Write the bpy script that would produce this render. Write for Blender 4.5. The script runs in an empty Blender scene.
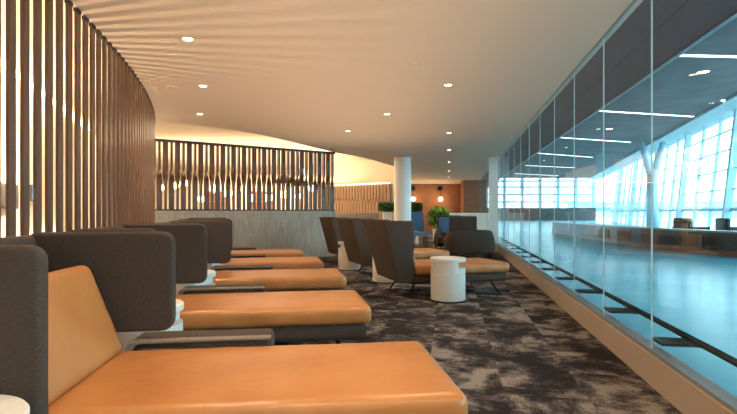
import bpy, bmesh, math, random
from mathutils import Vector, Matrix, noise
random.seed(7)
S = bpy.context.scene
COL = S.collection
R = math.radians

# ------------------------------------------------------------------ camera
cam_d = bpy.data.cameras.new('camera'); cam = bpy.data.objects.new('camera', cam_d); COL.objects.link(cam)
cam.location = (0, 0, 1.15); cam.rotation_euler = (R(90), 0, 0)
cam_d.sensor_width = 36; cam_d.lens = 24.0; cam_d.shift_y = 5/737; cam_d.clip_end = 400
S.camera = cam
# ------------------------------------------------------------------ world and exposure
W = bpy.data.worlds.new('sky'); S.world = W; W.use_nodes = True
wn = W.node_tree.nodes; wl = W.node_tree.links; wn.clear()
wo = wn.new('ShaderNodeOutputWorld'); bg = wn.new('ShaderNodeBackground')
tc = wn.new('ShaderNodeTexCoord'); sx = wn.new('ShaderNodeSeparateXYZ'); cr = wn.new('ShaderNodeValToRGB')
wl.new(tc.outputs['Generated'], sx.inputs[0]); wl.new(sx.outputs['Z'], cr.inputs[0])
cr.color_ramp.elements[0].position = 0.0; cr.color_ramp.elements[0].color = (.56, .90, 1.0, 1)
cr.color_ramp.elements[1].position = .45; cr.color_ramp.elements[1].color = (.60, .90, 1.0, 1)
wl.new(cr.outputs[0], bg.inputs[0]); bg.inputs[1].default_value = 4.6
wl.new(bg.outputs[0], wo.inputs[0])
S.view_settings.view_transform = 'Standard'; S.view_settings.look = 'None'
S.view_settings.gamma = 1; S.view_settings.use_curve_mapping = False
S.view_settings.exposure = 0.27
WARM = (1.0, .74, .48)
def area(name, loc, sx_, sy_, power, rot=(0, 0, 0), col=WARM):
    d = bpy.data.lights.new(name, 'AREA'); d.shape = 'RECTANGLE'; d.size = sx_; d.size_y = sy_
    d.energy = power; d.color = col
    o = bpy.data.objects.new(name, d); COL.objects.link(o); o.location = loc; o.rotation_euler = rot
    return o
# unseen area lights added to brighten the restaurant behind the slat screens
area('restaurant_light', (-5.0, 5.5, 3.3), 1.6, 9, 380, (0, 0, R(18)))
area('restaurant_light', (-6.0, 16.5, 3.3), 8, 8, 600)
area('restaurant_fill', (-4.6, 19.5, 2.5), 7.5, 9, 420, (R(180), 0, 0))  # upward fill without a fixture, added to make the restaurant ceiling bright
for q in ((-4.2, 4.4, 1.7), (-5.0, 7.6, 1.9)):
    d = bpy.data.lights.new('restaurant_lamp', 'POINT'); d.energy = 170; d.color = WARM; d.shadow_soft_size = .07
    o = bpy.data.objects.new('restaurant_lamp', d); COL.objects.link(o); o.location = q
area('restaurant_light', (-4.5, 25.5, 3.3), 9, 3, 1500)  # added to brighten the far restaurant wall
area('restaurant_fill', (-5.4, 6.0, .5), 1.0, 9, 240, (0, R(150), R(18)))  # low fill added behind the curved slats, no fixture there
area('cove_light', (-1.2, 18.2, 2.5), 3.2, .5, 60, (R(180), 0, R(-30)))
area('cove_light', (-3.2, 10.15, 2.84), 3.6, .12, 14, (R(180), 0, R(20)))
# the lounge continues behind the camera
area('rear_light', (-.2, -2.6, 2.68), 2.6, 2.6, 90)
area('ceiling_fill', (-.1, -1.8, 1.0), 2.6, 3.0, 30, (R(180), 0, 0))  # unseen upward fill, added to lift the ceiling brightness
area('ceiling_fill', (-.3, 6.5, 1.3), 2.6, 10, 48, (R(180), 0, 0))  # second added fill, floating mid-room without a lamp, brightens the ceiling

# ------------------------------------------------------------------ helpers
def tag(o, label=None, cat=None, group=None, kind=None):
    if label: o['label'] = label
    if cat: o['category'] = cat
    if group: o['group'] = group
    if kind: o['kind'] = kind
    return o
def empty(name, loc=(0, 0, 0), rz=0, label=None, cat=None, group=None):
    o = bpy.data.objects.new(name, None); COL.objects.link(o); o.empty_display_size = .1
    o.location = loc; o.rotation_euler = (0, 0, rz)
    return tag(o, label, cat, group)
def obj(name, bm, mat, parent=None, smooth=False, loc=None, rz=None):
    me = bpy.data.meshes.new(name); bmesh.ops.recalc_face_normals(bm, faces=bm.faces)
    bm.to_mesh(me); bm.free()
    if mat: me.materials.append(mat)
    if smooth:
        for p in me.polygons: p.use_smooth = True
    o = bpy.data.objects.new(name, me); COL.objects.link(o)
    if parent: o.parent = parent
    if loc: o.location = loc
    if rz is not None: o.rotation_euler = (0, 0, rz)
    return o
def struct(name, bm, mat, parent=None, **k):
    o = obj(name, bm, mat, parent, **k)
    if not parent: o['kind'] = 'structure'
    return o
def kids(o): return [c for c in list(COL.objects) if c.parent == o]
def copy_tree(o, parent=None):
    c = o.copy(); COL.objects.link(c)
    if parent: c.parent = parent
    for ch in kids(o): copy_tree(ch, c)
    return c
def place(o, loc, rz, label=None):
    o.location = loc; o.rotation_euler = (0, 0, rz)
    if label: o['label'] = label
def box(bm, x0, x1, y0, y1, z0, z1, M=None):
    r = bmesh.ops.create_cube(bm, size=1)
    for v in r['verts']:
        v.co = Vector((x0+(v.co.x+.5)*(x1-x0), y0+(v.co.y+.5)*(y1-y0), z0+(v.co.z+.5)*(z1-z0)))
        if M: v.co = M @ v.co
def BX(*a, **k): bm = bmesh.new(); box(bm, *a, **k); return bm
def bevbox(x0, x1, y0, y1, z0, z1, r, seg=3):
    bm = BX(x0, x1, y0, y1, z0, z1)
    bmesh.ops.bevel(bm, geom=bm.edges[:], offset=r, segments=seg, profile=.5, affect='EDGES')
    return bm
def soft(L, Wd, H, r, step=.035, wr=0, seed=0, crown=0):
    """rounded, softly wrinkled upholstery block centred on the origin"""
    bm = bmesh.new()
    nx, ny, nz = max(2, int(L/step)), max(2, int(Wd/step)), max(4, int(H/.02))
    def grid(f, n, m):
        vs = [[bm.verts.new(f(i/n, j/m)) for j in range(m+1)] for i in range(n+1)]
        for i in range(n):
            for j in range(m): bm.faces.new((vs[i][j], vs[i+1][j], vs[i+1][j+1], vs[i][j+1]))
    a, b, c = L/2, Wd/2, H/2
    for s in (-1, 1):
        grid(lambda u, v: (-a+2*a*u, -b+2*b*v, s*c), nx, ny)
        grid(lambda u, v: (-a+2*a*u, s*b, -c+2*c*v), nx, nz)
        grid(lambda u, v: (s*a, -b+2*b*u, -c+2*c*v), ny, nz)
    bmesh.ops.remove_doubles(bm, verts=bm.verts, dist=1e-5)
    for v in bm.verts:
        p = v.co.copy()
        q = Vector((max(-a+r, min(a-r, p.x)), max(-b+r, min(b-r, p.y)), max(-c+min(r, c*.6), min(c-min(r, c*.9), p.z))))
        d = p-q
        if d.length > 1e-6:
            rz = min(r, c*.9)
            e = Vector((d.x/r, d.y/r, d.z/rz)); e.normalize()
            p = q+Vector((e.x*r, e.y*r, e.z*rz))
        if crown and p.z > 0:
            p.z += crown*(1-(p.x/a)**2)*(1-(p.y/b)**2)
        if wr:
            n = noise.noise(Vector((p.x*5+seed, p.y*5, p.z*3)))
            edge = max(abs(p.x)/a, abs(p.y)/b)**6
            n2 = noise.noise(Vector((p.x*16+seed*3, p.y*16, p.z*9)))
            p += Vector((p.x/a*.12, p.y/b, .35)) * (wr*(n*.5+.9*n2*edge))
        v.co = p
    return bm
def rpoly(pts, r, seg=5):
    out = []; n = len(pts)
    for i in range(n):
        p = Vector(pts[i]); a = Vector(pts[i-1])-p; b = Vector(pts[(i+1) % n])-p
        rr = min(r, a.length*.45, b.length*.45)
        s = p+a.normalized()*rr; e = p+b.normalized()*rr
        for k in range(seg+1):
            t = k/seg
            out.append(s*(1-t)**2+p*2*t*(1-t)+e*t*t)
    return out
def slab(pts, y0, y1, r=.06, bev=.018):
    """outline in x,z pushed out along y, corners and rims rounded"""
    bm = bmesh.new(); P = rpoly(pts, r)
    A = [bm.verts.new((p.x, y0, p.y)) for p in P]; B = [bm.verts.new((p.x, y1, p.y)) for p in P]
    fa = bm.faces.new(A); fb = bm.faces.new(B[::-1]); n = len(P)
    for i in range(n): bm.faces.new((A[i], B[i], B[(i+1) % n], A[(i+1) % n]))
    bmesh.ops.recalc_face_normals(bm, faces=bm.faces)
    if bev: bmesh.ops.bevel(bm, geom=list(set(list(fa.edges)+list(fb.edges))), offset=bev, segments=3, profile=.5, affect='EDGES')
    return bm
def tube(bm, p, q, r0, r1=None, n=10):
    p, q = Vector(p), Vector(q); d = q-p
    M = Matrix.Translation((p+q)/2) @ d.to_track_quat('Z', 'Y').to_matrix().to_4x4()
    bmesh.ops.create_cone(bm, cap_ends=True, segments=n, radius1=r0, radius2=r0 if r1 is None else r1, depth=d.length, matrix=M)
def lathe(prof, n=40, x=0, y=0):
    bm = bmesh.new(); rings = []
    for r, z in prof:
        rings.append([bm.verts.new((x+r*math.cos(2*math.pi*k/n), y+r*math.sin(2*math.pi*k/n), z)) for k in range(n)] if r > 1e-5 else [bm.verts.new((x, y, z))])
    for A, B in zip(rings, rings[1:]):
        for k in range(n):
            k2 = (k+1) % n
            if len(A) == 1 and len(B) == 1: continue
            if len(A) == 1: bm.faces.new((A[0], B[k], B[k2]))
            elif len(B) == 1: bm.faces.new((A[k], A[k2], B[0]))
            else: bm.faces.new((A[k], A[k2], B[k2], B[k]))
    return bm
def sphere(bm, c, r, u=16, v=10, sc=(1, 1, 1)):
    bmesh.ops.create_uvsphere(bm, u_segments=u, v_segments=v, radius=r, matrix=Matrix.Translation(c) @ Matrix.Diagonal((*sc, 1)))
def path_prism(pts, z0, z1, w0, w1):
    """wall following a plan path, from w0 to w1 on its right hand side"""
    bm = bmesh.new(); rows = []
    for i, p in enumerate(pts):
        p = Vector(p); t = (Vector(pts[min(i+1, len(pts)-1)])-Vector(pts[max(i-1, 0)])).normalized(); n = Vector((t.y, -t.x))
        a, b = p+n*w0, p+n*w1
        rows.append([bm.verts.new((*a, z0)), bm.verts.new((*b, z0)), bm.verts.new((*b, z1)), bm.verts.new((*a, z1))])
    for A, B in zip(rows, rows[1:]):
        for k in range(4): bm.faces.new((A[k], A[(k+1) % 4], B[(k+1) % 4], B[k]))
    bm.faces.new(rows[0]); bm.faces.new(rows[-1][::-1])
    return bm
def plan_slab(pts, z0, z1):
    bm = bmesh.new()
    A = [bm.verts.new((*p, z0)) for p in pts]; B = [bm.verts.new((*p, z1)) for p in pts]; n = len(pts)
    bm.faces.new(A[::-1]); bm.faces.new(B)
    for i in range(n): bm.faces.new((A[i], A[(i+1) % n], B[(i+1) % n], B[i]))
    bmesh.ops.triangulate(bm, faces=[f for f in bm.faces if len(f.verts) > 4])
    return bm

# ------------------------------------------------------------------ materials
def mat(name, col, rough=.6, metal=0, spec=.5, emit=None, estr=0):
    m = bpy.data.materials.new(name); m.use_nodes = True; b = m.node_tree.nodes['Principled BSDF']
    b.inputs['Base Color'].default_value = (*col, 1); b.inputs['Roughness'].default_value = rough
    b.inputs['Metallic'].default_value = metal; b.inputs['Specular IOR Level'].default_value = spec
    if emit: b.inputs['Emission Color'].default_value = (*emit, 1); b.inputs['Emission Strength'].default_value = estr
    return m
def N(m, t): return m.node_tree.nodes.new(t)
def noisy(m, c0, c1, scale=4, detail=4, coord='Object', stretch=(1, 1, 1), p0=.35, p1=.65, bump=0, bscale=None, bdist=.01):
    nt = m.node_tree; b = nt.nodes['Principled BSDF']
    t = N(m, 'ShaderNodeTexCoord'); mp = N(m, 'ShaderNodeMapping'); mp.inputs['Scale'].default_value = stretch
    nz = N(m, 'ShaderNodeTexNoise'); nz.inputs['Scale'].default_value = scale; nz.inputs['Detail'].default_value = detail
    cr = N(m, 'ShaderNodeValToRGB'); e = cr.color_ramp.elements
    e[0].position = p0; e[0].color = (*c0, 1); e[1].position = p1; e[1].color = (*c1, 1)
    nt.links.new(t.outputs[coord], mp.inputs[0]); nt.links.new(mp.outputs[0], nz.inputs[0]); nt.links.new(nz.outputs[0], cr.inputs[0])
    nt.links.new(cr.outputs[0], b.inputs['Base Color'])
    if bump:
        n2 = N(m, 'ShaderNodeTexNoise'); n2.inputs['Scale'].default_value = bscale or scale; n2.inputs['Detail'].default_value = 3
        bp = N(m, 'ShaderNodeBump'); bp.inputs['Strength'].default_value = bump; bp.inputs['Distance'].default_value = bdist
        nt.links.new(mp.outputs[0], n2.inputs[0]); nt.links.new(n2.outputs[0], bp.inputs['Height']); nt.links.new(bp.outputs[0], b.inputs['Normal'])
    return m
M_leather = noisy(mat('tan_leather', (.6, .25, .07), .36, spec=.5), (.41, .158, .044), (.49, .20, .060), 3, 5, bump=.35, bscale=9, bdist=.012)
M_fabric = noisy(mat('taupe_fabric', (.1, .08, .07), .9, spec=.2), (.050, .036, .029), (.085, .063, .050), 60, 4, stretch=(1, 1, 6), bump=.3, bscale=260, bdist=.002)
M_piping = noisy(mat('light_taupe_piping', (.3, .25, .2), .85, spec=.2), (.20, .165, .13), (.26, .215, .17), 60, 3)
M_black = mat('black_metal', (.012, .012, .014), .4, .6)
M_blackplastic = mat('black_plastic', (.02, .02, .022), .5)
M_ceiling = mat('ceiling_paint', (.80, .67, .54), .85, spec=.2)
M_cream = mat('cream_paint', (.84, .75, .61), .8, spec=.2)
M_white = noisy(mat('white_table', (.75, .72, .68), .45), (.70, .67, .62), (.76, .73, .68), 40, 3)
M_colw = mat('white_column_paint', (.82, .80, .77), .35)
M_wood = noisy(mat('brown_slat_wood', (.25, .11, .05), .38, spec=.5), (.085, .038, .022), (.135, .062, .034), 3, 5, stretch=(14, 14, .7))
M_woodlight = noisy(mat('oak_slat_wood', (.5, .3, .18), .5), (.36, .235, .16), (.46, .31, .21), 3, 5, stretch=(14, 14, .7))
M_terra = noisy(mat('terracotta_paint', (.4, .14, .05), .7), (.22, .085, .036), (.26, .10, .044), 3, 3)
M_curb = mat('curb_paint', (.40, .315, .25), .5)
M_track = mat('brushed_metal_track', (.45, .46, .47), .35, .8)
M_blue = noisy(mat('blue_fabric', (.04, .12, .26), .8), (.045, .12, .25), (.06, .16, .32), 60, 3)
M_bulb = mat('warm_bulb', (1, .8, .5), .4, emit=(1, .68, .32), estr=14)
M_down = mat('downlight_lens', (1, .9, .8), .4, emit=(1, .80, .55), estr=12)
M_strip = mat('warm_strip_lens', (1, .9, .8), .4, emit=(1, .80, .5), estr=6)
M_tube = mat('cool_strip_lens', (.9, 1, 1), .4, emit=(.85, .97, 1.0), estr=3.0)
M_leaf = noisy(mat('green_leaf', (.1, .25, .04), .45), (.12, .32, .04), (.30, .55, .10), 8, 2)
M_box = noisy(mat('boxwood_leaf', (.03, .1, .02), .6), (.02, .07, .012), (.06, .16, .03), 30, 3)
M_brass = mat('brass', (.6, .4, .15), .3, 1)
M_screen = mat('lit_screen', (.05, .2, .4), .3, emit=(.2, .5, .9), estr=1.0)
M_soffit = noisy(mat('soffit_panel', (.12, .07, .06), .6), (.135, .040, .044), (.17, .055, .058), 2, 3)
M_mull = mat('mullion_metal', (.42, .62, .68), .5, .2)
M_dkcounter = noisy(mat('dark_counter', (.05, .05, .06), .5), (.04, .045, .05), (.07, .07, .075), 3, 2)
M_brown = mat('brown_panel', (.17, .075, .045), .5)

# stone-look partition: narrow upright tiles
M_stone = mat('stone_tile', (.4, .36, .3), .6); nt = M_stone.node_tree; b = nt.nodes['Principled BSDF']
t = N(M_stone, 'ShaderNodeTexCoord'); mp = N(M_stone, 'ShaderNodeMapping'); mp.inputs['Rotation'].default_value = (R(90), 0, 0)
sep = N(M_stone, 'ShaderNodeSeparateXYZ'); cmb = N(M_stone, 'ShaderNodeCombineXYZ')
nt.links.new(t.outputs['Object'], sep.inputs[0]); nt.links.new(sep.outputs['Z'], cmb.inputs[0]); nt.links.new(sep.outputs['X'], cmb.inputs[1])
br = N(M_stone, 'ShaderNodeTexBrick'); br.inputs['Scale'].default_value = 1; br.inputs['Brick Width'].default_value = .22; br.inputs['Row Height'].default_value = .045
br.inputs['Mortar Size'].default_value = .002; br.inputs['Color1'].default_value = (.34, .295, .245, 1); br.inputs['Color2'].default_value = (.44, .385, .32, 1); br.inputs['Mortar'].default_value = (.28, .24, .2, 1)
nt.links.new(cmb.outputs[0], br.inputs[0]); nt.links.new(br.outputs[0], b.inputs['Base Color'])

# carpet planks, mottled, aligned with the glass wall
GA = math.atan(.17)
M_carpet = mat('mottled_carpet', (.08, .06, .05), .95, spec=.1); nt = M_carpet.node_tree; b = nt.nodes['Principled BSDF']; L = nt.links.new
t = N(M_carpet, 'ShaderNodeTexCoord'); mp = N(M_carpet, 'ShaderNodeMapping'); mp.inputs['Rotation'].default_value = (0, 0, GA); mp.inputs['Location'].default_value = (.17, .3, 0)
L(t.outputs['Object'], mp.inputs[0])
sp = N(M_carpet, 'ShaderNodeSeparateXYZ'); L(mp.outputs[0], sp.inputs[0])
def mth(op, a, b_=None):
    n = N(M_carpet, 'ShaderNodeMath'); n.operation = op
    for i, v in enumerate((a, b_)):
        if v is None: continue
        if isinstance(v, (int, float)): n.inputs[i].default_value = v
        else: L(v, n.inputs[i])
    return n.outputs[0]
ix = mth('FLOOR', mth('DIVIDE', sp.outputs['X'], .5))
yy = mth('ADD', sp.outputs['Y'], mth('MULTIPLY', mth('MODULO', ix, 2), .5))
iy = mth('FLOOR', mth('DIVIDE', yy, 1.0))
cc = N(M_carpet, 'ShaderNodeCombineXYZ'); L(ix, cc.inputs[0]); L(iy, cc.inputs[1])
wh = N(M_carpet, 'ShaderNodeTexWhiteNoise'); wh.noise_dimensions = '2D'; L(cc.outputs[0], wh.inputs['Vector'])
vm = N(M_carpet, 'ShaderNodeVectorMath'); vm.operation = 'MULTIPLY_ADD'; vm.inputs[1].default_value = (.9, .9, .9)
L(wh.outputs['Color'], vm.inputs[0]); L(mp.outputs[0], vm.inputs[2])
n1 = N(M_carpet, 'ShaderNodeTexNoise'); n1.inputs['Scale'].default_value = 2.3; n1.inputs['Detail'].default_value = 9; n1.inputs['Roughness'].default_value = .74; n1.inputs['Distortion'].default_value = .25
L(vm.outputs[0], n1.inputs[0])
n1b = N(M_carpet, 'ShaderNodeTexNoise'); n1b.inputs['Scale'].default_value = 90; n1b.inputs['Detail'].default_value = 2; L(mp.outputs[0], n1b.inputs[0])
sm = mth('ADD', mth('ADD', n1.outputs[0], mth('MULTIPLY', mth('SUBTRACT', wh.outputs['Value'], .5), .045)), mth('MULTIPLY', mth('SUBTRACT', n1b.outputs[0], .5), .16))
r1 = N(M_carpet, 'ShaderNodeValToRGB'); e = r1.color_ramp.elements; e[0].position = .445; e[0].color = (.022, .019, .021, 1); e[1].position = .58; e[1].color = (.26, .225, .20, 1)
m_ = r1.color_ramp.elements.new(.49); m_.color = (.062, .051, .050, 1); m_ = r1.color_ramp.elements.new(.535); m_.color = (.13, .108, .096, 1)
L(sm, r1.inputs[0]); L(r1.outputs[0], b.inputs['Base Color'])
bp = N(M_carpet, 'ShaderNodeBump'); bp.inputs['Strength'].default_value = .4; bp.inputs['Distance'].default_value = .004
L(n1b.outputs[0], bp.inputs['Height']); L(bp.outputs[0], b.inputs['Normal'])

# concourse floor: polished pale blue terrazzo
M_terr = noisy(mat('polished_terrazzo', (.3, .55, .6), .22, spec=.35), (.05, .42, .58), (.10, .55, .70), .7, 4)
M_cceil = noisy(mat('grey_ceiling_panels', (.13, .14, .15), .8), (.10, .10, .105), (.14, .14, .145), 1, 2)
M_cceil2 = mat('pale_soffit', (.4, .5, .52), .7)
M_snow = noisy(mat('pale_apron', (.6, .7, .75), .9), (.45, .58, .64), (.62, .74, .8), .06, 4)
M_bld = noisy(mat('pale_terminal', (.5, .6, .65), .8), (.36, .50, .58), (.52, .64, .70), .3, 2)
def glassmat(name, tint, k, ior=1.45, rough=0.0):
    m = bpy.data.materials.new(name); m.use_nodes = True; nt = m.node_tree; nt.nodes.clear()
    o = nt.nodes.new('ShaderNodeOutputMaterial'); mx = nt.nodes.new('ShaderNodeMixShader'); tr = nt.nodes.new('ShaderNodeBsdfTransparent'); gl = nt.nodes.new('ShaderNodeBsdfGlossy')
    fr = nt.nodes.new('ShaderNodeFresnel'); fr.inputs[0].default_value = ior; ml = nt.nodes.new('ShaderNodeMath'); ml.operation = 'MULTIPLY'; ml.inputs[1].default_value = k
    gm = nt.nodes.new('ShaderNodeNewGeometry'); mxn = nt.nodes.new('ShaderNodeMath'); mxn.operation = 'SUBTRACT'; mxn.inputs[0].default_value = 1
    tr.inputs[0].default_value = (*tint, 1); gl.inputs['Roughness'].default_value = rough
    nt.links.new(fr.outputs[0], ml.inputs[0]); nt.links.new(gm.outputs['Backfacing'], mxn.inputs[1])
    m2 = nt.nodes.new('ShaderNodeMath'); m2.operation = 'MULTIPLY'; nt.links.new(ml.outputs[0], m2.inputs[0]); nt.links.new(mxn.outputs[0], m2.inputs[1])
    nt.links.new(m2.outputs[0], mx.inputs[0]); nt.links.new(tr.outputs[0], mx.inputs[1]); nt.links.new(gl.outputs[0], mx.inputs[2]); nt.links.new(mx.outputs[0], o.inputs[0])
    return m
M_glass = glassmat('clear_glass', (.955, .985, .99), .75)
M_fglass = glassmat('facade_glass', (.97, .99, .995), .6)
M_seam = mat('glass_joint', (.6, .85, .9), .3)

# ------------------------------------------------------------------ frame of reference for the glass wall
g = Vector((.17, 1)).normalized(); gn = Vector((g.y, -g.x))
def GP(a, D): return Vector((a+.17*D, D))
H = 2.72
def slat_x(D): return -1.62-.165*D if D < 3.7 else -2.2305-.175*(D-3.7)-.0275*(D-3.7)**2

# ------------------------------------------------------------------ structure
struct('floor', plan_slab([(-14, -5), GP(1.36, -5), GP(1.36, 26), (-14, 30)], -.2, 0), M_carpet)
edge = [(slat_x(d), d) for d in [-5, 0, 2, 3.7, 5, 6, 7, 8]] + [(-3.74, 8.45), (-3.2, 8.85), (-2.53, 9.46), (-2.1, 10.15), (-1.72, 11.0), (-1.3, 12.0), (-.88, 12.95), (-.2, 14.1), (.3, 15.3), (.87, 16.9), (1.4, 19), (1.8, 21.5), (2.1, 25.2)]
struct('ceiling', plan_slab(edge+[tuple(GP(1.42, 25.2)), tuple(GP(1.42, -5))], H, H+.12), M_ceiling)
struct('ceiling_raised', plan_slab([(-14, -5), tuple(GP(1.42, -5)), tuple(GP(1.42, 30)), (-14, 30)], 3.42, 3.6), M_cream)
struct('wall_back', path_prism([(.6, 25.0), (6, 25.0)], 0, 3.42, -.2, 0), M_terra)
struct('wall_pier', BX(4.68, 5.45, 24.2, 25.0, 0, H), M_terra)
struct('trim_1', BX(1.6, 4.7, 24.8, 24.99, 2.58, H), M_ceiling)
struct('wall_rear', BX(-14, 1, -5.2, -5, 0, 3.42), M_cream)
struct('wall_restaurant', path_prism([(-3.0-.34*d, d) for d in (-5, 14)], 0, 3.42, -.2, 0), M_cream)
struct('wall_far', BX(-14, .8, 28, 28.2, 0, 3.42), M_cream)
struct('wall_left', BX(-14.2, -14, -5, 28, 0, 3.42), M_cream)

# glass wall: curb, tracks, panes
struct('baseboard_right', path_prism([GP(1.315, -5), GP(1.315, 25)], 0, .20, 0, .14), M_curb)
struct('trim_2', path_prism([GP(1.33, -5), GP(1.33, 25)], .20, .225, 0, .06), M_track)
struct('trim_3', path_prism([GP(1.33, -5), GP(1.33, 25)], H-.006, H+.1, .018, .04), M_track)
D0 = 3.34-8*1.06; k = 0
while D0+1.06*k < 25:
    a, b_ = D0+1.06*k, min(25, D0+1.06*(k+1))
    w = struct('window_%d' % (k+1), path_prism([GP(1.352, a+.006), GP(1.352, b_-.006)], .222, H-.01, 0, .012), M_glass)
    struct('glass_joint', path_prism([GP(1.350, b_-.003), GP(1.350, b_+.003)], .222, H-.012, .003, .013), M_seam, w)
    k += 1
# outer soffit over the glass and the concourse beyond
struct('soffit', path_prism([GP(1.42, -8), GP(1.42, 66)], H, H+.9, 0, .33), M_soffit)
struct('soffit_outer', path_prism([GP(1.76, -8), GP(1.76, 66)], H, H+.9, 0, .46), M_soffit)
struct('trim_4', path_prism([GP(2.23, -8), GP(2.23, 66)], H-.01, H+.9, 0, .05), M_track)
struct('wall_upper', path_prism([GP(2.2, -8), GP(2.2, 66)], H+.9, 6.2, -.3, 0), M_soffit)
def FP(a, D): return Vector((a+.328*D, D))
struct('floor_concourse', plan_slab([tuple(GP(1.46, -8)), tuple(FP(8.9, -8)), tuple(FP(8.9, 66)), tuple(GP(1.46, 66))], -.2, -.005), M_terr)
HC = 5.7
struct('ceiling_concourse', plan_slab([tuple(GP(2.0, -8)), tuple(FP(7.9, -8)), tuple(FP(7.9, 66)), tuple(GP(2.0, 66))], HC, HC+.3), M_cceil)
struct('soffit_window', path_prism([FP(7.9, -8), FP(7.9, 66)], HC-.12, HC+.3, 0, 1.5), M_cceil2)
xa, xb = GP(2.2, 66).x, FP(8.9, 66).x
struct('wall_concourse_end', BX(xa, xb, 66, 66.3, 0, 1.7), M_dkcounter)
w = struct('window_90', BX(xa, xb, 66.1, 66.14, 1.7, HC+.2), M_fglass)
bm = bmesh.new(); q = xa
while q < xb: box(bm, q-.16, q+.16, 65.7, 66.25, 1.7, HC+.2); q += 2.4
for z in (2.5, 3.5, 4.5, 5.3): box(bm, xa, xb, 65.8, 66.2, z-.10, z+.10)
struct('mullion', bm, M_mull, w)
struct('wall_concourse_near', BX(-1, 12, -8.3, -8, 0, 6), M_bld)
struct('ground', BX(-20, 300, -150, 400, -1.6, -1.5), M_snow)

# facade: leaning glazing
fdir = Vector((.328, 1)).normalized(); fn = Vector((fdir.y, -fdir.x)); lean = .10
FB = FP(8.5, 0)
def FV(s, z, o=0):
    p = FB+fdir*s+fn*(z*lean+o); return Vector((p.x, p.y, z))
def fbeam(bm, s0, s1, z0, z1, o0, o1):
    vs = [bm.verts.new(FV(s, z, o)) for s in (s0, s1) for z in (z0, z1) for o in (o0, o1)]
    for f in ((0, 1, 3, 2), (4, 6, 7, 5), (0, 4, 5, 1), (2, 3, 7, 6), (0, 2, 6, 4), (1, 5, 7, 3)): bm.faces.new([vs[i] for i in f])
pw = 2.35; n = 0
for i in range(-3, 23):
    s0 = i*pw+1.25
    bm = bmesh.new(); fbeam(bm, s0, s0+pw, .05, HC-.1, .05, .065)
    w = struct('window_%d' % (100+n), bm, M_fglass); n += 1
    bm = bmesh.new(); wid = .11 if i % 3 == 0 else .028
    fbeam(bm, s0-wid, s0+wid, 0, HC-.1, -.05 if i % 3 else -.22, .08); struct('mullion', bm, M_mull, w)
    bm = bmesh.new()
    for z in (.05, 1.25, 2.15, 3.05, 3.95, 4.85):
        h = .07 if z == 1.25 else .024
        fbeam(bm, s0+wid, s0+pw-.05, z-h, z+h, 0, .08)
    struct('transom', bm, M_mull, w)

# partition with twisted slat screen
A2, B2 = Vector((-4.62, 10.42)), Vector((-.86, 12.85)); d2 = (B2-A2).normalized(); ang2 = math.atan2(d2.y, d2.x); L2 = (B2-A2).length
wp = struct('wall_partition', BX(0, L2, 0, .16, 0, 1.18), M_stone, loc=(A2.x, A2.y, 0), rz=ang2)
def twisted(w, t, z0, z1, flip):
    bm = bmesh.new(); rows = []; n = 26; zm = z0+(z1-z0)*.5
    for i in range(n+1):
        z = z0+(z1-z0)*i/n; s = (z-(zm-.22))/.44; s = max(0, min(1, s)); s = s*s*(3-2*s)
        a = R(90)*s + (R(90) if flip else 0)
        c, sn = math.cos(a), math.sin(a)
        rows.append([bm.verts.new((x*c-y*sn, x*sn+y*c, z)) for x, y in ((-w/2, -t/2), (w/2, -t/2), (w/2, t/2), (-w/2, t/2))])
    for A, B in zip(rows, rows[1:]):
        for k in range(4): bm.faces.new((A[k], A[(k+1) % 4], B[(k+1) % 4], B[k]))
    bm.faces.new(rows[0]); bm.faces.new(rows[-1][::-1]); return bm
scr = empty('slat_screen', (A2.x, A2.y, 1.18), ang2, 'straight screen of twisted brown slats standing on the stone half wall', 'slat screen')
obj('rail', BX(0, L2, .03, .13, 0, .03), M_blackplastic, scr)
obj('rail', BX(0, L2, .02, .14, H-1.18-.05, H-1.18), M_blackplastic, scr)
ns = 36; proto = []
for i in range(ns):
    x = .06+(L2-.12)*i/(ns-1)
    if i < 2:
        o = obj('slat', twisted(.108, .042, .03, H-1.18-.05, i == 0), M_wood, scr); proto.append(o)
    else:
        o = proto[i % 2].copy(); COL.objects.link(o)
    o.location = (x, .08, 0)
# curved screen along the left
scl = empty('slat_screen', (slat_x(5), 5, 0), 0, 'tall curved screen of brown wooden slats along the left side, floor to ceiling', 'slat screen')
D = 1.35; first = None; capf = None
while D < 10.3:
    x = slat_x(D); tan = Vector((slat_x(D+.01)-x, .01)); an = math.atan2(tan.y, tan.x); tl = tan.length/.01
    if first is None:
        first = o = obj('slat', BX(-.036, .036, -.010, .010, 0, H-.035), M_wood, scl)
        capf = c = obj('slat_cap', bevbox(-.040, .040, -.016, .018, H-.035, H-.002, .006, 2), M_blackplastic, o)
    else:
        o = first.copy(); COL.objects.link(o); c = capf.copy(); COL.objects.link(c); c.parent = o
    o.location = (x-slat_x(5), D-5, 0); o.rotation_euler = (0, 0, an)
    D += .155/tl
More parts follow.
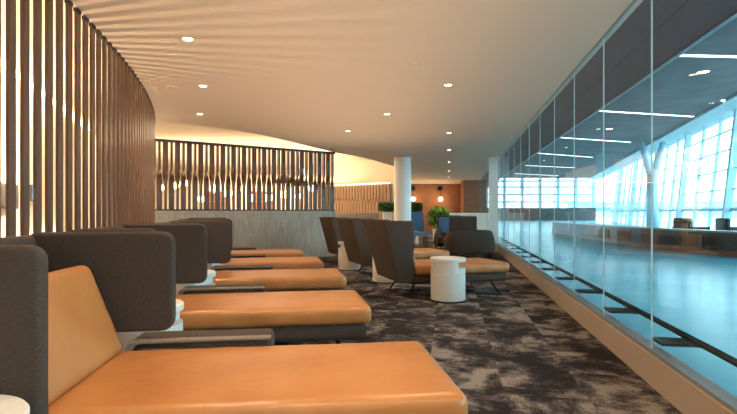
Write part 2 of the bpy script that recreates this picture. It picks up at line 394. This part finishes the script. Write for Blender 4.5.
# far light slat screen under the cove
A3, B3 = Vector((-2.0, 22.0)), Vector((.84, 19.6)); d3 = (B3-A3).normalized(); ang3 = math.atan2(d3.y, d3.x); L3 = (B3-A3).length
sc3 = empty('slat_screen', (A3.x, A3.y, 0), ang3, 'pale oak slat wall glowing below the lit cove at the far end', 'slat screen')
obj('backing_panel', BX(0, L3, .14, .2, 0, 2.3), M_woodlight, sc3)
f3 = []
for i in range(44):
    if i < 2: o = obj('slat', twisted(.07, .03, .9, 2.3, i == 0), M_woodlight, sc3); f3.append(o)
    else: o = f3[i % 2].copy(); COL.objects.link(o)
    o.location = (.06+(L3-.12)*i/43, .06, 0)
ls = obj('light_strip', BX(0, L3, .0, .05, 0, .03), M_strip, loc=(A3.x, A3.y, 2.33), rz=ang3); tag(ls, 'warm light strip along the top of the far oak slat wall', 'light')
ls.location = (A3.x+.2*math.sin(-ang3)*-1*0, A3.y, 2.3)
struct('wall_cove', BX(-2.6, L3+.3, .9, 1.0, 0, 3.42), M_cream, loc=(A3.x, A3.y, 0), rz=ang3)

# white round column and the post by the glass
struct('column', lathe([(0, 0), (.243, 0), (.243, H)], 48, .97, 14.0), M_colw, smooth=False)
struct('column_collar', lathe([(.243, H-.03), (.275, H-.03), (.275, H), (.243, H)], 48, .97, 14.0), M_track)
struct('column_square', path_prism([GP(1.08, 14.1), GP(1.08, 14.4)], 0, H, 0, .24), M_colw)

# ------------------------------------------------------------------ loungers
F = .77
def lounger(style, seed):
    t = empty('chaise_longue')
    ox = .17 if style == 'plain' else 0
    CL = 1.62-ox
    c = soft(CL, .85, .135, .045, .03, .009, seed, .008)
    obj('seat_cushion', c, M_leather, t, True, loc=(F+.05-CL/2, 0, .366))
    obj('seat_frame', bevbox(F-1.62+ox, F+.015, -.40, .40, .17, .30, .04), M_fabric, t, True)
    bc = soft(.13, .80, .50, .05, .03, .012, seed+5, 0)
    o = obj('back_cushion', bc, M_leather, t, True, loc=(F-1.665+ox, 0, .64)); o.rotation_euler = (0, R(-21), 0)
    obj('back_shell', slab([(F-1.815+ox, .21), (F-1.755+ox, .21), (F-1.985+ox, 1.03), (F-2.045+ox, 1.03)], -.49, .49, .02, .012), M_fabric, t, True)
    zt = 1.035
    side = [(F-1.485+ox*.26, .21), (F-1.485+ox*.26, zt), (F-2.04+ox, zt), (F-1.815+ox, .21)]
    obj('side_wing', slab(side, -.50, -.43), M_fabric, t, True)
    if style == 'screen':
        obj('privacy_wing', slab([(F-1.295, .515), (F-1.295, zt+.01), (F-2.04, zt+.01), (F-1.90, .515)], .435, .505, .075), M_fabric, t, True)
        arm = obj('armrest', bevbox(F-1.53, F-.78, .44, .68, .16, .467, .03), M_fabric, t, True)
        obj('arm_pad', bevbox(F-1.485, F-1.24, .41, .45, .20, .440, .03), M_fabric, arm, True)
        bm = slab([(F-1.535, .18), (F-1.535, .474), (F-.785, .474), (F-.785, .460), (F-1.50, .455), (F-1.50, .18)], .418, .47, .05, .005)
        obj('piping', bm, M_piping, arm, True)
    else:
        obj('side_wing', slab(side, .43, .50), M_fabric, t, True)
    for sx_, sy_ in ((-1, -1), (-1, 1), (1, -1), (1, 1)):
        bm = bmesh.new(); x = F-1.55+ox if sx_ < 0 else F-.22
        tube(bm, (x, sy_*.34, .18), (x+sx_*.10, sy_*.40, 0.0), .016, .012)
        bm2 = bm
        obj('leg', bm2, M_black, t, True)
    return t
def chair_at(o, foot, th, label):
    u = Vector((math.cos(th), math.sin(th))); p = Vector(foot)-u*F
    place(o, (p.x, p.y, 0), th, label)
protoL = lounger('screen', 1)
tag(protoL, None, 'lounge chair', 'orange loungers with privacy screens on the left')
rows = [((.30, 2.34), 7, 'orange leather lounger nearest the viewer, its wide seat filling the foreground'),
        ((-.09, 4.15), 9.5, 'orange leather lounger second from the front in the left row'),
        ((-.36, 5.88), 10, 'orange leather lounger in the middle of the left row of five'),
        ((-.78, 7.53), 11.5, 'orange leather lounger second from the back in the left row'),
        ((-1.28, 9.12), 13, 'orange leather lounger at the far end of the left row, by the stone half wall')]
for i, (f, th, lab) in enumerate(rows):
    o = protoL if i == 0 else copy_tree(protoL); o['group'] = 'orange loungers with privacy screens on the left'
    chair_at(o, f, R(th), lab)
protoR = lounger('plain', 9); tag(protoR, None, 'lounge chair')
rows = [((1.85, 7.36), 16, 'lounger with tall taupe back behind the notched white drum table, nearest of the middle row'),
        ((1.33, 9.46), 18, 'lounger with tall taupe back, second in the middle row'),
        ((.79, 11.50), 20, 'lounger with tall taupe back, farthest of the three in the middle row')]
for i, (f, th, lab) in enumerate(rows):
    o = protoR if i == 0 else copy_tree(protoR); o['group'] = 'high-backed loungers in the middle row'
    chair_at(o, f, R(th), lab)

# ------------------------------------------------------------------ drum side tables
def drum():
    t = empty('side_table')
    obj('table_top', lathe([(0, .508), (.225, .508), (.230, .513), (.230, .547), (.224, .555), (0, .555)], 56), M_white, t)
    r = .224
    obj('drum_body', lathe([(0, .016), (r, .016), (r, .345), (r-.005, .349), (r, .353), (r, .43), (0, .43)], 56), M_white, t)
    bm = bmesh.new(); cut = .13; n = 56; P = []
    a0 = math.acos(cut/(r-.002))
    for k in range(n+1):
        a = a0+(2*math.pi-2*a0)*k/n; P.append(((r-.002)*math.cos(a), (r-.002)*math.sin(a)))
    obj('notched_collar', plan_slab(P, .43, .508), M_white, t)
    obj('base_plate', lathe([(0, 0), (.262, 0), (.262, .01), (.255, .016), (0, .016)], 48), M_black, t)
    return t
pt = drum(); tag(pt, None, 'table')
tabs = [((1.04, 6.43), -12, 'white drum side table with side notch, standing in the open on the carpet', 0),
        ((.29, 8.14), 200, 'white drum side table between the first and second tall-backed loungers', 0),
        ((-.38, 9.85), 200, 'white drum side table between the second and third tall-backed loungers', 0),
        ((-1.23, 1.38), 0, 'white drum side table in the near left corner beside the first orange lounger', 1),
        ((-1.44, 3.18), -10, 'white drum side table behind the first privacy screen of the left row', 1),
        ((-1.755, 4.88), -10, 'white drum side table behind the second privacy screen of the left row', 1),
        ((-2.14, 6.49), 0, 'white drum side table behind the third privacy screen of the left row', 1),
        ((-2.62, 8.05), 0, 'white drum side table behind the fourth privacy screen of the left row', 1)]
for i, (p, a, lab, w) in enumerate(tabs):
    o = pt if i == 0 else copy_tree(pt); o['group'] = 'white drum tables'
    place(o, (*p, 0), R(a), lab)

# ------------------------------------------------------------------ dark tub chairs by the glass
def tub(hx):
    t = empty('tub_chair'); n = 26
    bm = bmesh.new(); rows = []
    for i in range(n+1):
        a = R(-35+250*i/n); ca, sa = math.cos(a), math.sin(a)
        rr = .50+.02*math.sin(a*2); back = max(0, sa)
        col = []
        for q, z in ((0, .15), (1, .30), (2, .50), (3, .63+.06*back), (4, .655+.06*back), (5, .63+.06*back), (6, .45), (7, .30)):
            o_ = (0.0, .03, .01, -.03, -.06, -.09, -.10, -.10)[q]
            sq = 1.0/(abs(ca)**4+abs(sa)**4)**.25
            col.append(bm.verts.new(((rr+o_)*ca*sq*1.22, (rr+o_)*sa*sq*.95, z)))
        rows.append(col)
    for A, B in zip(rows, rows[1:]):
        for k in range(7): bm.faces.new((A[k], A[k+1], B[k+1], B[k]))
    bm.faces.new(rows[0]); bm.faces.new(rows[-1][::-1])
    obj('tub_shell', bm, M_fabric, t, True)
    obj('headrest', bevbox(-.34+hx, .34+hx, .33, .43, .66, 1.05, .04), M_fabric, t, True)
    obj('inner_pad', bevbox(-.28+hx, .28+hx, .28, .345, .55, 1.0, .03), M_blue, t, True)
    obj('seat', soft(.94, .80, .18, .06, .06, .004, 3), M_fabric, t, True, loc=(0, -.05, .36))
    for sx_, sy_ in ((-1, -1), (1, -1), (-1, 1), (1, 1)):
        bm = bmesh.new(); tube(bm, (sx_*.40, sy_*.32, .2), (sx_*.5, sy_*.38, 0), .014, .01); obj('leg', bm, M_black, t, True)
    return t
tb = tub(.2); tag(tb, 'dark tub chair with block headrest, bluish on its window side, nearest the glass wall', 'armchair', 'dark tub chairs'); place(tb, (2.58, 12.6, 0), R(176))
t2 = tub(-.2); tag(t2, 'dark tub chair half hidden behind the other tub chair, showing a blue pad', 'armchair', 'dark tub chairs'); place(t2, (2.47, 13.72, 0), R(-6))

# blue high-back chair
bc = empty('high_back_chair', (1.60, 15.7, 0), R(12), 'blue high-backed chair beside the white round column', 'chair')
obj('backrest', slab([(-.26, .52), (.26, .52), (.22, 1.16), (-.24, 1.16)], .20, .27, .08), M_blue, bc, True)
obj('seat', soft(.56, .5, .10, .04, .06), M_blue, bc, True, loc=(0, -.05, .46))
for a_, c_ in ((-1, -1), (1, -1), (-1, 1), (1, 1)):
    bm = bmesh.new(); tube(bm, (a_*.22, c_*.2, .42), (a_*.26, c_*.25, 0), .014, .01); obj('leg', bm, M_black, bc, True)
bm = bmesh.new(); tube(bm, (-.18, .2, .42), (-.18, .24, .60), .012); tube(bm, (.18, .2, .42), (.18, .24, .60), .012); obj('back_support', bm, M_black, bc, True)
ct = empty('coffee_table', (1.42, 13.55, 0), 0, 'low dark round table with thin legs in front of the blue chair', 'table')
obj('table_top', lathe([(0, .50), (.33, .50), (.34, .51), (.34, .525), (0, .53)], 40), mat('blue_grey_laminate', (.10, .24, .42), .25), ct)
for k in range(4):
    bm = bmesh.new(); a = R(45+90*k); tube(bm, (.2*math.cos(a), .2*math.sin(a), .505), (.28*math.cos(a), .28*math.sin(a), 0), .013); obj('leg', bm, M_black, ct, True)

# leafy plant
def plant(loc, h, pot_h, n, label, spread=.30, seed=1):
    rnd = random.Random(seed); t = empty('potted_plant', loc, 0, label, 'plant')
    obj('pot', lathe([(0, 0), (.17, 0), (.22, pot_h), (.20, pot_h), (.19, pot_h-.05), (0, pot_h-.05)], 32), M_white, t)
    bm = bmesh.new(); st = bmesh.new()
    for i in range(n):
        a = rnd.uniform(0, 2*math.pi); rr = spread*rnd.uniform(.15, 1); z = pot_h+ (h-pot_h)*rnd.uniform(.25, 1)*(1-.25*rr/spread)
        tip = Vector((rr*math.cos(a), rr*math.sin(a), z)); base = Vector((.04*math.cos(a), .04*math.sin(a), pot_h-.05))
        tube(st, base, tip, .007, .004, 5)
        ln = rnd.uniform(.16, .26); d = Vector((math.cos(a), math.sin(a), rnd.uniform(-.5, .6))).normalized(); s = d.cross(Vector((0, 0, 1))).normalized(); up = s.cross(d)
        prev = None
        for k in range(7):
            q = k/6; w = ln*.34*math.sin(math.pi*min(1, q*.96+.04))**.8; c = tip+d*ln*q-Vector((0, 0, .06*q*q))
            row = [bm.verts.new(c-s*w+up*.02), bm.verts.new(c), bm.verts.new(c+s*w+up*.02)]
            if prev:
                for j in range(2): bm.faces.new((prev[j], prev[j+1], row[j+1], row[j]))
            prev = row
    obj('foliage', bm, M_leaf, t, True); obj('stem', st, M_box, t)
    return t
plant((2.30, 16.0, 0), 1.36, .6, 170, 'leafy green potted plant behind the tub chairs, below the wall lamp')
# boxwood planters
def planter(loc, label, seed):
    rnd = random.Random(seed); t = empty('planter', loc, 0, label, 'planter')
    obj('planter_box', bevbox(-.16, .16, -.16, .16, 0, 1.16, .01), M_white, t)
    bm = bmesh.new()
    for i in range(700):
        v = Vector((rnd.gauss(0, 1), rnd.gauss(0, 1), rnd.gauss(0, 1))).normalized()
        q = 1/max(abs(v.x), abs(v.y), abs(v.z))**.75; c = Vector((v.x*.30*q, v.y*.26*q, 1.335+v.z*.15*q)); s = .035
        d = Vector((rnd.gauss(0, 1), rnd.gauss(0, 1), rnd.gauss(0, 1))).normalized(); e = v.cross(d).normalized(); f = (v+d*.5).normalized()
        bm.faces.new([bm.verts.new(c+x) for x in (-e*s, f*s, e*s, -f*s)])
    sphere(bm, (0, 0, 1.34), .17, 14, 8, (1.9, 1.6, 1))
    obj('boxwood', bm, M_box, t)
planter((.68, 17.9, 0), 'pale planter with clipped boxwood to the left of the white column', 3)
planter((1.66, 18.0, 0), 'pale planter with clipped boxwood to the right of the white column', 4)
# low banquette wall behind the middle row, white counter
sf = empty('banquette', (-.75, 18.6, 0), 0, 'long grey banquette with high back at the foot of the oak slat wall', 'sofa')
obj('backrest', bevbox(-1.1, 1.15, 0, .16, 0, 1.12, .03), noisy(mat('grey_fabric', (.2, .18, .17), .9), (.19, .17, .16), (.24, .21, .2), 40, 3), sf, True)
obj('seat', bevbox(-1.1, 1.15, -.6, 0, .15, .45, .04), M_fabric, sf, True)
cn = empty('white_counter', (3.95, 19.6, 0), 0, 'low white counter in front of the terracotta wall', 'counter')
obj('worktop', bevbox(-.75, .95, -.3, .3, 1.06, 1.11, .01), M_colw, cn); obj('base', BX(-.7, .9, -.26, .26, 0, 1.06), M_white, cn)
# tray on tall console
co = empty('console_table', (-.74, 14.2, 0), 0, 'narrow dark console table just past the end of the stone half wall', 'table')
obj('table_top', bevbox(-.3, .3, -.16, .16, .86, .90, .008), M_blackplastic, co)
for a_, c_ in ((-1, -1), (1, -1), (-1, 1), (1, 1)): obj('leg', BX(a_*.27-.015, a_*.27+.015, c_*.13-.015, c_*.13+.015, 0, .86), M_black, co)
tr = bmesh.new(); box(tr, -.12, .12, -.08, .08, .90, .915); box(tr, -.12, -.105, -.08, .08, .915, .95); box(tr, .105, .12, -.08, .08, .915, .95); box(tr, -.12, .12, -.08, -.065, .915, .95); box(tr, -.12, .12, .065, .08, .915, .95)
tag(obj('tray', tr, mat('orange_tray', (.75, .35, .12), .5), loc=(-.76, 14.2, 0)), 'small orange tray on the console table past the half wall', 'tray')

# ------------------------------------------------------------------ lamps
def downlight(x, y, power, label, group='ceiling downlights', z=H):
    t = empty('ceiling_downlight', (x, y, z), 0, label, 'light', group)
    obj('trim_ring', lathe([(.042, -.001), (.052, -.006), (.058, 0)], 28), M_colw, t)
    obj('lens', lathe([(0, -.003), (.042, -.003)], 24), M_down, t)
    d = bpy.data.lights.new('downlight_beam', 'SPOT'); d.energy = power; d.color = (1, .76, .52); d.spot_size = R(100); d.spot_blend = .8; d.shadow_soft_size = .04
    l = bpy.data.objects.new('downlight_beam', d); COL.objects.link(l); l.parent = t; l.location = (0, 0, -.03)
pos = [((188, 39), 'ceiling downlight nearest the curved slat screen, largest and leftmost'), ((203, 86), 'second ceiling downlight along the curved slat screen'), ((200, 114), 'ceiling downlight before the straight slat screen, farthest on the left'),
       ((348, 131), 'ceiling downlight above the far end of the left lounger row, mid ceiling'), ((387, 114), 'ceiling downlight over the middle row, left of the right-hand line'), ((448, 85), 'nearest downlight in the line parallel to the glass wall'),
       ((449, 133), 'second downlight in the line parallel to the glass wall'), ((449, 150), 'third downlight in the line parallel to the glass wall'), ((449, 162), 'fourth downlight in the line parallel to the glass wall'),
       ((449, 171), 'fifth downlight in the line parallel to the glass wall'), ((449, 177), 'farthest downlight in the line parallel to the glass wall')]
for (px, py), lab in pos:
    dd = (H-1.15)*491/(212-py); downlight((px-368.5)/491*dd, dd, 60, lab)
for x, y in ((-.9, 2.6), (.55, 3.4), (-.2, .9), (1.0, .4)):
    downlight(x, y, 85, 'ceiling downlight overhead, out of view above the near loungers')
for i, (px, py) in enumerate(((415, 64), (407, 129), (431, 134), (172, 87))):
    dd = (H-1.15)*491/(212-py)
    o = obj('ceiling_vent' if i != 0 else 'smoke_detector', lathe([(0, -.012), (.05, -.012), (.07, 0)], 28), M_ceiling, loc=((px-368.5)/491*dd, dd, H))
    tag(o, ['small round smoke detector alone on the near ceiling', 'round ceiling vent left of the downlight line', 'small round ceiling vent close to the downlight line', 'round ceiling vent beside the curved slat screen'][i], 'ceiling fitting')
# sconces on terracotta wall
for i, px in enumerate((440, 413)):
    x = (px-368.5)/491*24.9
    t = empty('wall_lamp', (x, 25.0, 0), 0, ['globe wall lamp on the terracotta wall above the leafy plant', 'globe wall lamp on the terracotta wall at the edge of the white column'][i], 'lamp', 'globe wall lamps')
    bm = bmesh.new(); tube(bm, (0, 0, 2.35), (0, -.08, 2.35), .12, n=24); tube(bm, (0, -.06, 2.35), (0, -.26, 2.35), .015); obj('wall_mount', bm, M_black, t)
    bm = bmesh.new(); tube(bm, (0, -.25, 2.36), (0, -.25, 1.92), .012); tube(bm, (0, -.25, 1.97), (0, -.25, 1.9), .04); obj('stem', bm, M_black, t)
    bm = bmesh.new(); sphere(bm, (0, -.25, 1.80), .11); obj('globe', bm, M_bulb, t, True)
    d = bpy.data.lights.new('lamp_glow', 'POINT'); d.energy = 16; d.color = (1, .68, .36); d.shadow_soft_size = .12
    l = bpy.data.objects.new('lamp_glow', d); COL.objects.link(l); l.parent = t; l.location = (0, -.5, 1.8)

# ------------------------------------------------------------------ restaurant seen through the slats
def dome(px, dd, zb, label):
    t = empty('dome_pendant', ((px-368.5)/491*dd, dd, 0), 0, label, 'lamp', 'black dome pendants')
    obj('shade', lathe([(.04, zb+.30), (.16, zb+.27), (.26, zb+.16), (.31, zb), (.30, zb), (.25, zb+.15), (.15, zb+.255), (.0, zb+.28)], 32), M_blackplastic, t, True)
    bm = bmesh.new(); tube(bm, (0, 0, zb+.28), (0, 0, 3.42), .008); obj('cord', bm, M_black, t)
    bm = bmesh.new(); sphere(bm, (0, 0, zb+.1), .06); obj('bulb', bm, M_bulb, t, True)
for (px, dd), w in zip(((284, 17.8), (299, 19.8), (313, 23.0), (327, 25.4)), ('nearest', 'second', 'third', 'farthest')):
    dome(px, dd, 2.2, '%s black dome pendant lamp in the row seen through the straight slat screen' % w)
rnd = random.Random(5)
for i in range(12):
    px = 160+i*13.5+rnd.uniform(-3, 3); dd = rnd.uniform(15, 20); z = rnd.uniform(1.6, 2.2)
    t = empty('globe_pendant', ((px-368.5)/491*dd, dd, 0), 0, ('leftmost','second','third','fourth','fifth','sixth','seventh','eighth','ninth','tenth','eleventh','rightmost')[i]+' of the twelve glowing globe pendants behind the straight slat screen', 'lamp', 'globe pendants over the bar')
    bm = bmesh.new(); sphere(bm, (0, 0, z), .13); obj('globe', bm, M_bulb, t, True)
    bm = bmesh.new(); tube(bm, (0, 0, z+.12), (0, 0, 3.42), .008, n=6); obj('cord', bm, M_black, t)
bar = empty('bar_counter', (-6.2, 21.0, 0), R(6), 'long dark bar counter behind the straight slat screen', 'counter')
obj('worktop', BX(-3.6, 3.4, -.4, .4, 1.08, 1.14), M_brass, bar); obj('base', BX(-3.5, 3.3, -.3, .3, 0, 1.08), M_brown, bar)
for i in range(3):
    x = -8.6+i*2.6
    t = empty('wall_cabinet', (x, 27.4, 0), 0, ('left', 'middle', 'right')[i]+' one of three brown shelving cabinets on the far restaurant wall', 'cabinet', 'dark cabinets on the far wall')
    obj('body', BX(-.55, .55, 0, .5, 0, 2.3), M_brown, t); obj('shelf', BX(-.5, .5, -.02, .02, 1.2, 1.26), M_brass, t); obj('shelf', BX(-.5, .5, -.02, .02, 1.7, 1.76), M_brass, t)
# screens and light line on the wall behind the curved slats
wa = math.atan2(1, -.34)
for i, (dd, z0, z1, w, m, lab) in enumerate(((7.35, 1.22, 1.56, .9, M_blackplastic, 'wide black display on the cream wall behind the curved slats, at the left edge'), (8.6, 1.36, 1.60, .34, M_screen, 'small display with a blue picture behind the curved slats'))):
    t = empty('wall_display', (-3.0-.34*dd+.02, dd, 0), wa, lab, 'screen')
    obj('housing', BX(-w/2-.02, w/2+.02, -.07, 0, z0-.02, z1+.02), M_blackplastic, t); obj('display', BX(-w/2, w/2, -.078, -.07, z0, z1), m, t)
ls = obj('light_strip', path_prism([(-2.93-.34*d, d) for d in (4, 13)], 3.30, 3.37, -.03, 0.03), M_strip); tag(ls, 'bright light strip high on the cream wall behind the curved slats', 'light')

# ------------------------------------------------------------------ outside the glass
rl = empty('guard_rail', (0, 0, 0), 0, 'dark low guard rail running along the outside of the glass wall', 'rail')
bm = bmesh.new()
p0, p1 = GP(1.58, -5), GP(1.58, 25); tube(bm, (*p0, .305), (*p1, .305), .015); p0, p1 = GP(1.64, -5), GP(1.64, 25); tube(bm, (*p0, .29), (*p1, .29), .014)
obj('rail_tube', bm, M_black, rl, True)
for k in range(26):
    dd = D0+1.06*(k+1)
    if dd > 24.8: break
    bm = path_prism([GP(1.39, dd-.09), GP(1.39, dd+.09)], .262, .28, 0, .25)
    obj('bracket', bm, M_blackplastic, rl)
Hlines = [((677, 56), 4.6), ((602, 112), 4.6), ((562, 138), 4.6), ((538, 153), 4.4), ((535, 166), 4.4), ((524, 174), 4.4)]
ends = [((677, 56), (760, 58)), ((602, 111.5), (693, 117)), ((562, 138), (630, 142.5)), ((538, 153.5), (592, 157.5)), ((532, 166), (575, 168)), ((520, 174), (558, 176))]
for i, (a, b_) in enumerate(ends):
    P = []
    for px, py in (a, b_):
        dd = (HC-.04-1.15)*491/(212-py); P.append(Vector(((px-368.5)/491*dd, dd)))
    d = (P[1]-P[0]).normalized(); P[0] -= d*.8
    t = empty('linear_light', (0, 0, 0), 0, '%s long straight ceiling light in the concourse beyond the glass' % ('nearest', 'second', 'third', 'fourth', 'fifth', 'farthest')[i], 'light', 'linear lights of the concourse')
    obj('lens', path_prism(P, HC-.034, HC-.02, -.07, .07), M_tube, t); obj('housing', path_prism(P, HC-.02, HC-.004, -.10, .10), M_track, t)
for i, (px, py) in enumerate(((703, 72), (725, 100), (609, 129))):
    dd = (HC-1.15)*491/(212-py)
    t = empty('ceiling_downlight', ((px-368.5)/491*dd, dd, HC), 0, ['round downlight in the concourse ceiling between the two nearest linear lights', 'round downlight in the concourse ceiling close to the windows', 'round downlight in the concourse ceiling between the second and third linear lights'][i], 'light', 'concourse downlights')
    obj('trim_ring', lathe([(.15, -.001), (.18, -.02), (.2, 0)], 28), M_colw, t); obj('lens', lathe([(0, -.004), (.15, -.004)], 24), M_down, t)
# curved low counter with dark front and stools
cp = [(10.2, 10.6), (9.4, 12.5), (9.0, 14.3), (8.95, 16.1), (9.2, 19.5), (9.6, 23), (10.1, 27)]
cn = empty('concourse_counter', (0, 0, 0), 0, 'long curved dark counter below the slanted windows of the concourse', 'counter')
obj('front_panel', path_prism(cp, .0, .60, 0, .45), M_dkcounter, cn); obj('worktop', path_prism(cp, .60, .65, -.05, .5), mat('blue_grey_top', (.2, .33, .38), .3), cn)
obj('kick_strip', path_prism(cp, .0, .14, -.03, 0), M_brown, cn)
for i, (x, y) in enumerate(((9.15, 13.2), (8.85, 14.6), (8.75, 16.0), (8.85, 17.6))):
    o = obj('front_infill', path_prism([(x-.25, y), (x-.29, y+.7)], .2, .52, 0, .05), M_brown, cn)
def armchair():
    t = empty('concourse_armchair')
    obj('seat', bevbox(-.34, .34, -.34, .34, .22, .46, .04), M_blackplastic, t, True); obj('backrest', bevbox(-.36, .36, .26, .40, .2, .95, .05), M_blackplastic, t, True)
    for s in (-1, 1): obj('armrest', bevbox(s*.38-.05, s*.38+.05, -.34, .36, .2, .66, .03), M_blackplastic, t, True)
    for a_, c_ in ((-1, -1), (1, -1), (-1, 1), (1, 1)): obj('leg', BX(a_*.3-.02, a_*.3+.02, c_*.3-.02, c_*.3+.02, 0, .23), M_black, t)
    return t
ac = armchair(); tag(ac, 'black armchair behind the concourse counter, left one of the pair by the windows', 'armchair', 'black armchairs by the concourse windows'); place(ac, (10.9, 16.6, 0), R(100))
a2 = copy_tree(ac); place(a2, (11.9, 16.0, 0), R(80), 'black armchair behind the concourse counter, right one of the pair by the windows')
# forked column at the windows
yc = empty('forked_column', (17.9, 31.0, 0), 0, 'pale forked structural column standing at the concourse windows', 'column')
bm = bmesh.new(); tube(bm, (0, 0, 0), (0, 0, 3.8), .34, .30, 24); obj('shaft', bm, M_mull, yc, True)
for s in (-1, 1):
    bm = bmesh.new(); tube(bm, (s*.10, 0, 3.55), (s*.85, s*.25, HC-.13), .24, .17, 20); obj('branch', bm, M_mull, yc, True)
# distant buildings
for i, (x, y, w, h, lab) in enumerate(((190, 170, 90, 5.5, 'long low pale terminal building outside, nearest of the three across the apron'), (140, 240, 80, 7, 'pale terminal building far outside at the centre of the windows'), (290, 240, 80, 8, 'most distant pale hangar building outside'))):
    t = empty('terminal_building', (x, y, -1.5), R(-30), lab, 'building', 'buildings across the apron')
    obj('wall', BX(-w/2, w/2, 0, 14, 0, h), M_bld, t); obj('roof', BX(-w/2-1, w/2+1, -1, 15, h, h+.8), M_cceil2, t)
    obj('window_band', BX(-w/2+1, w/2-1, -.15, 0, h*.45, h*.7), mat('dark_blue_glazing', (.1, .25, .32), .2), t)
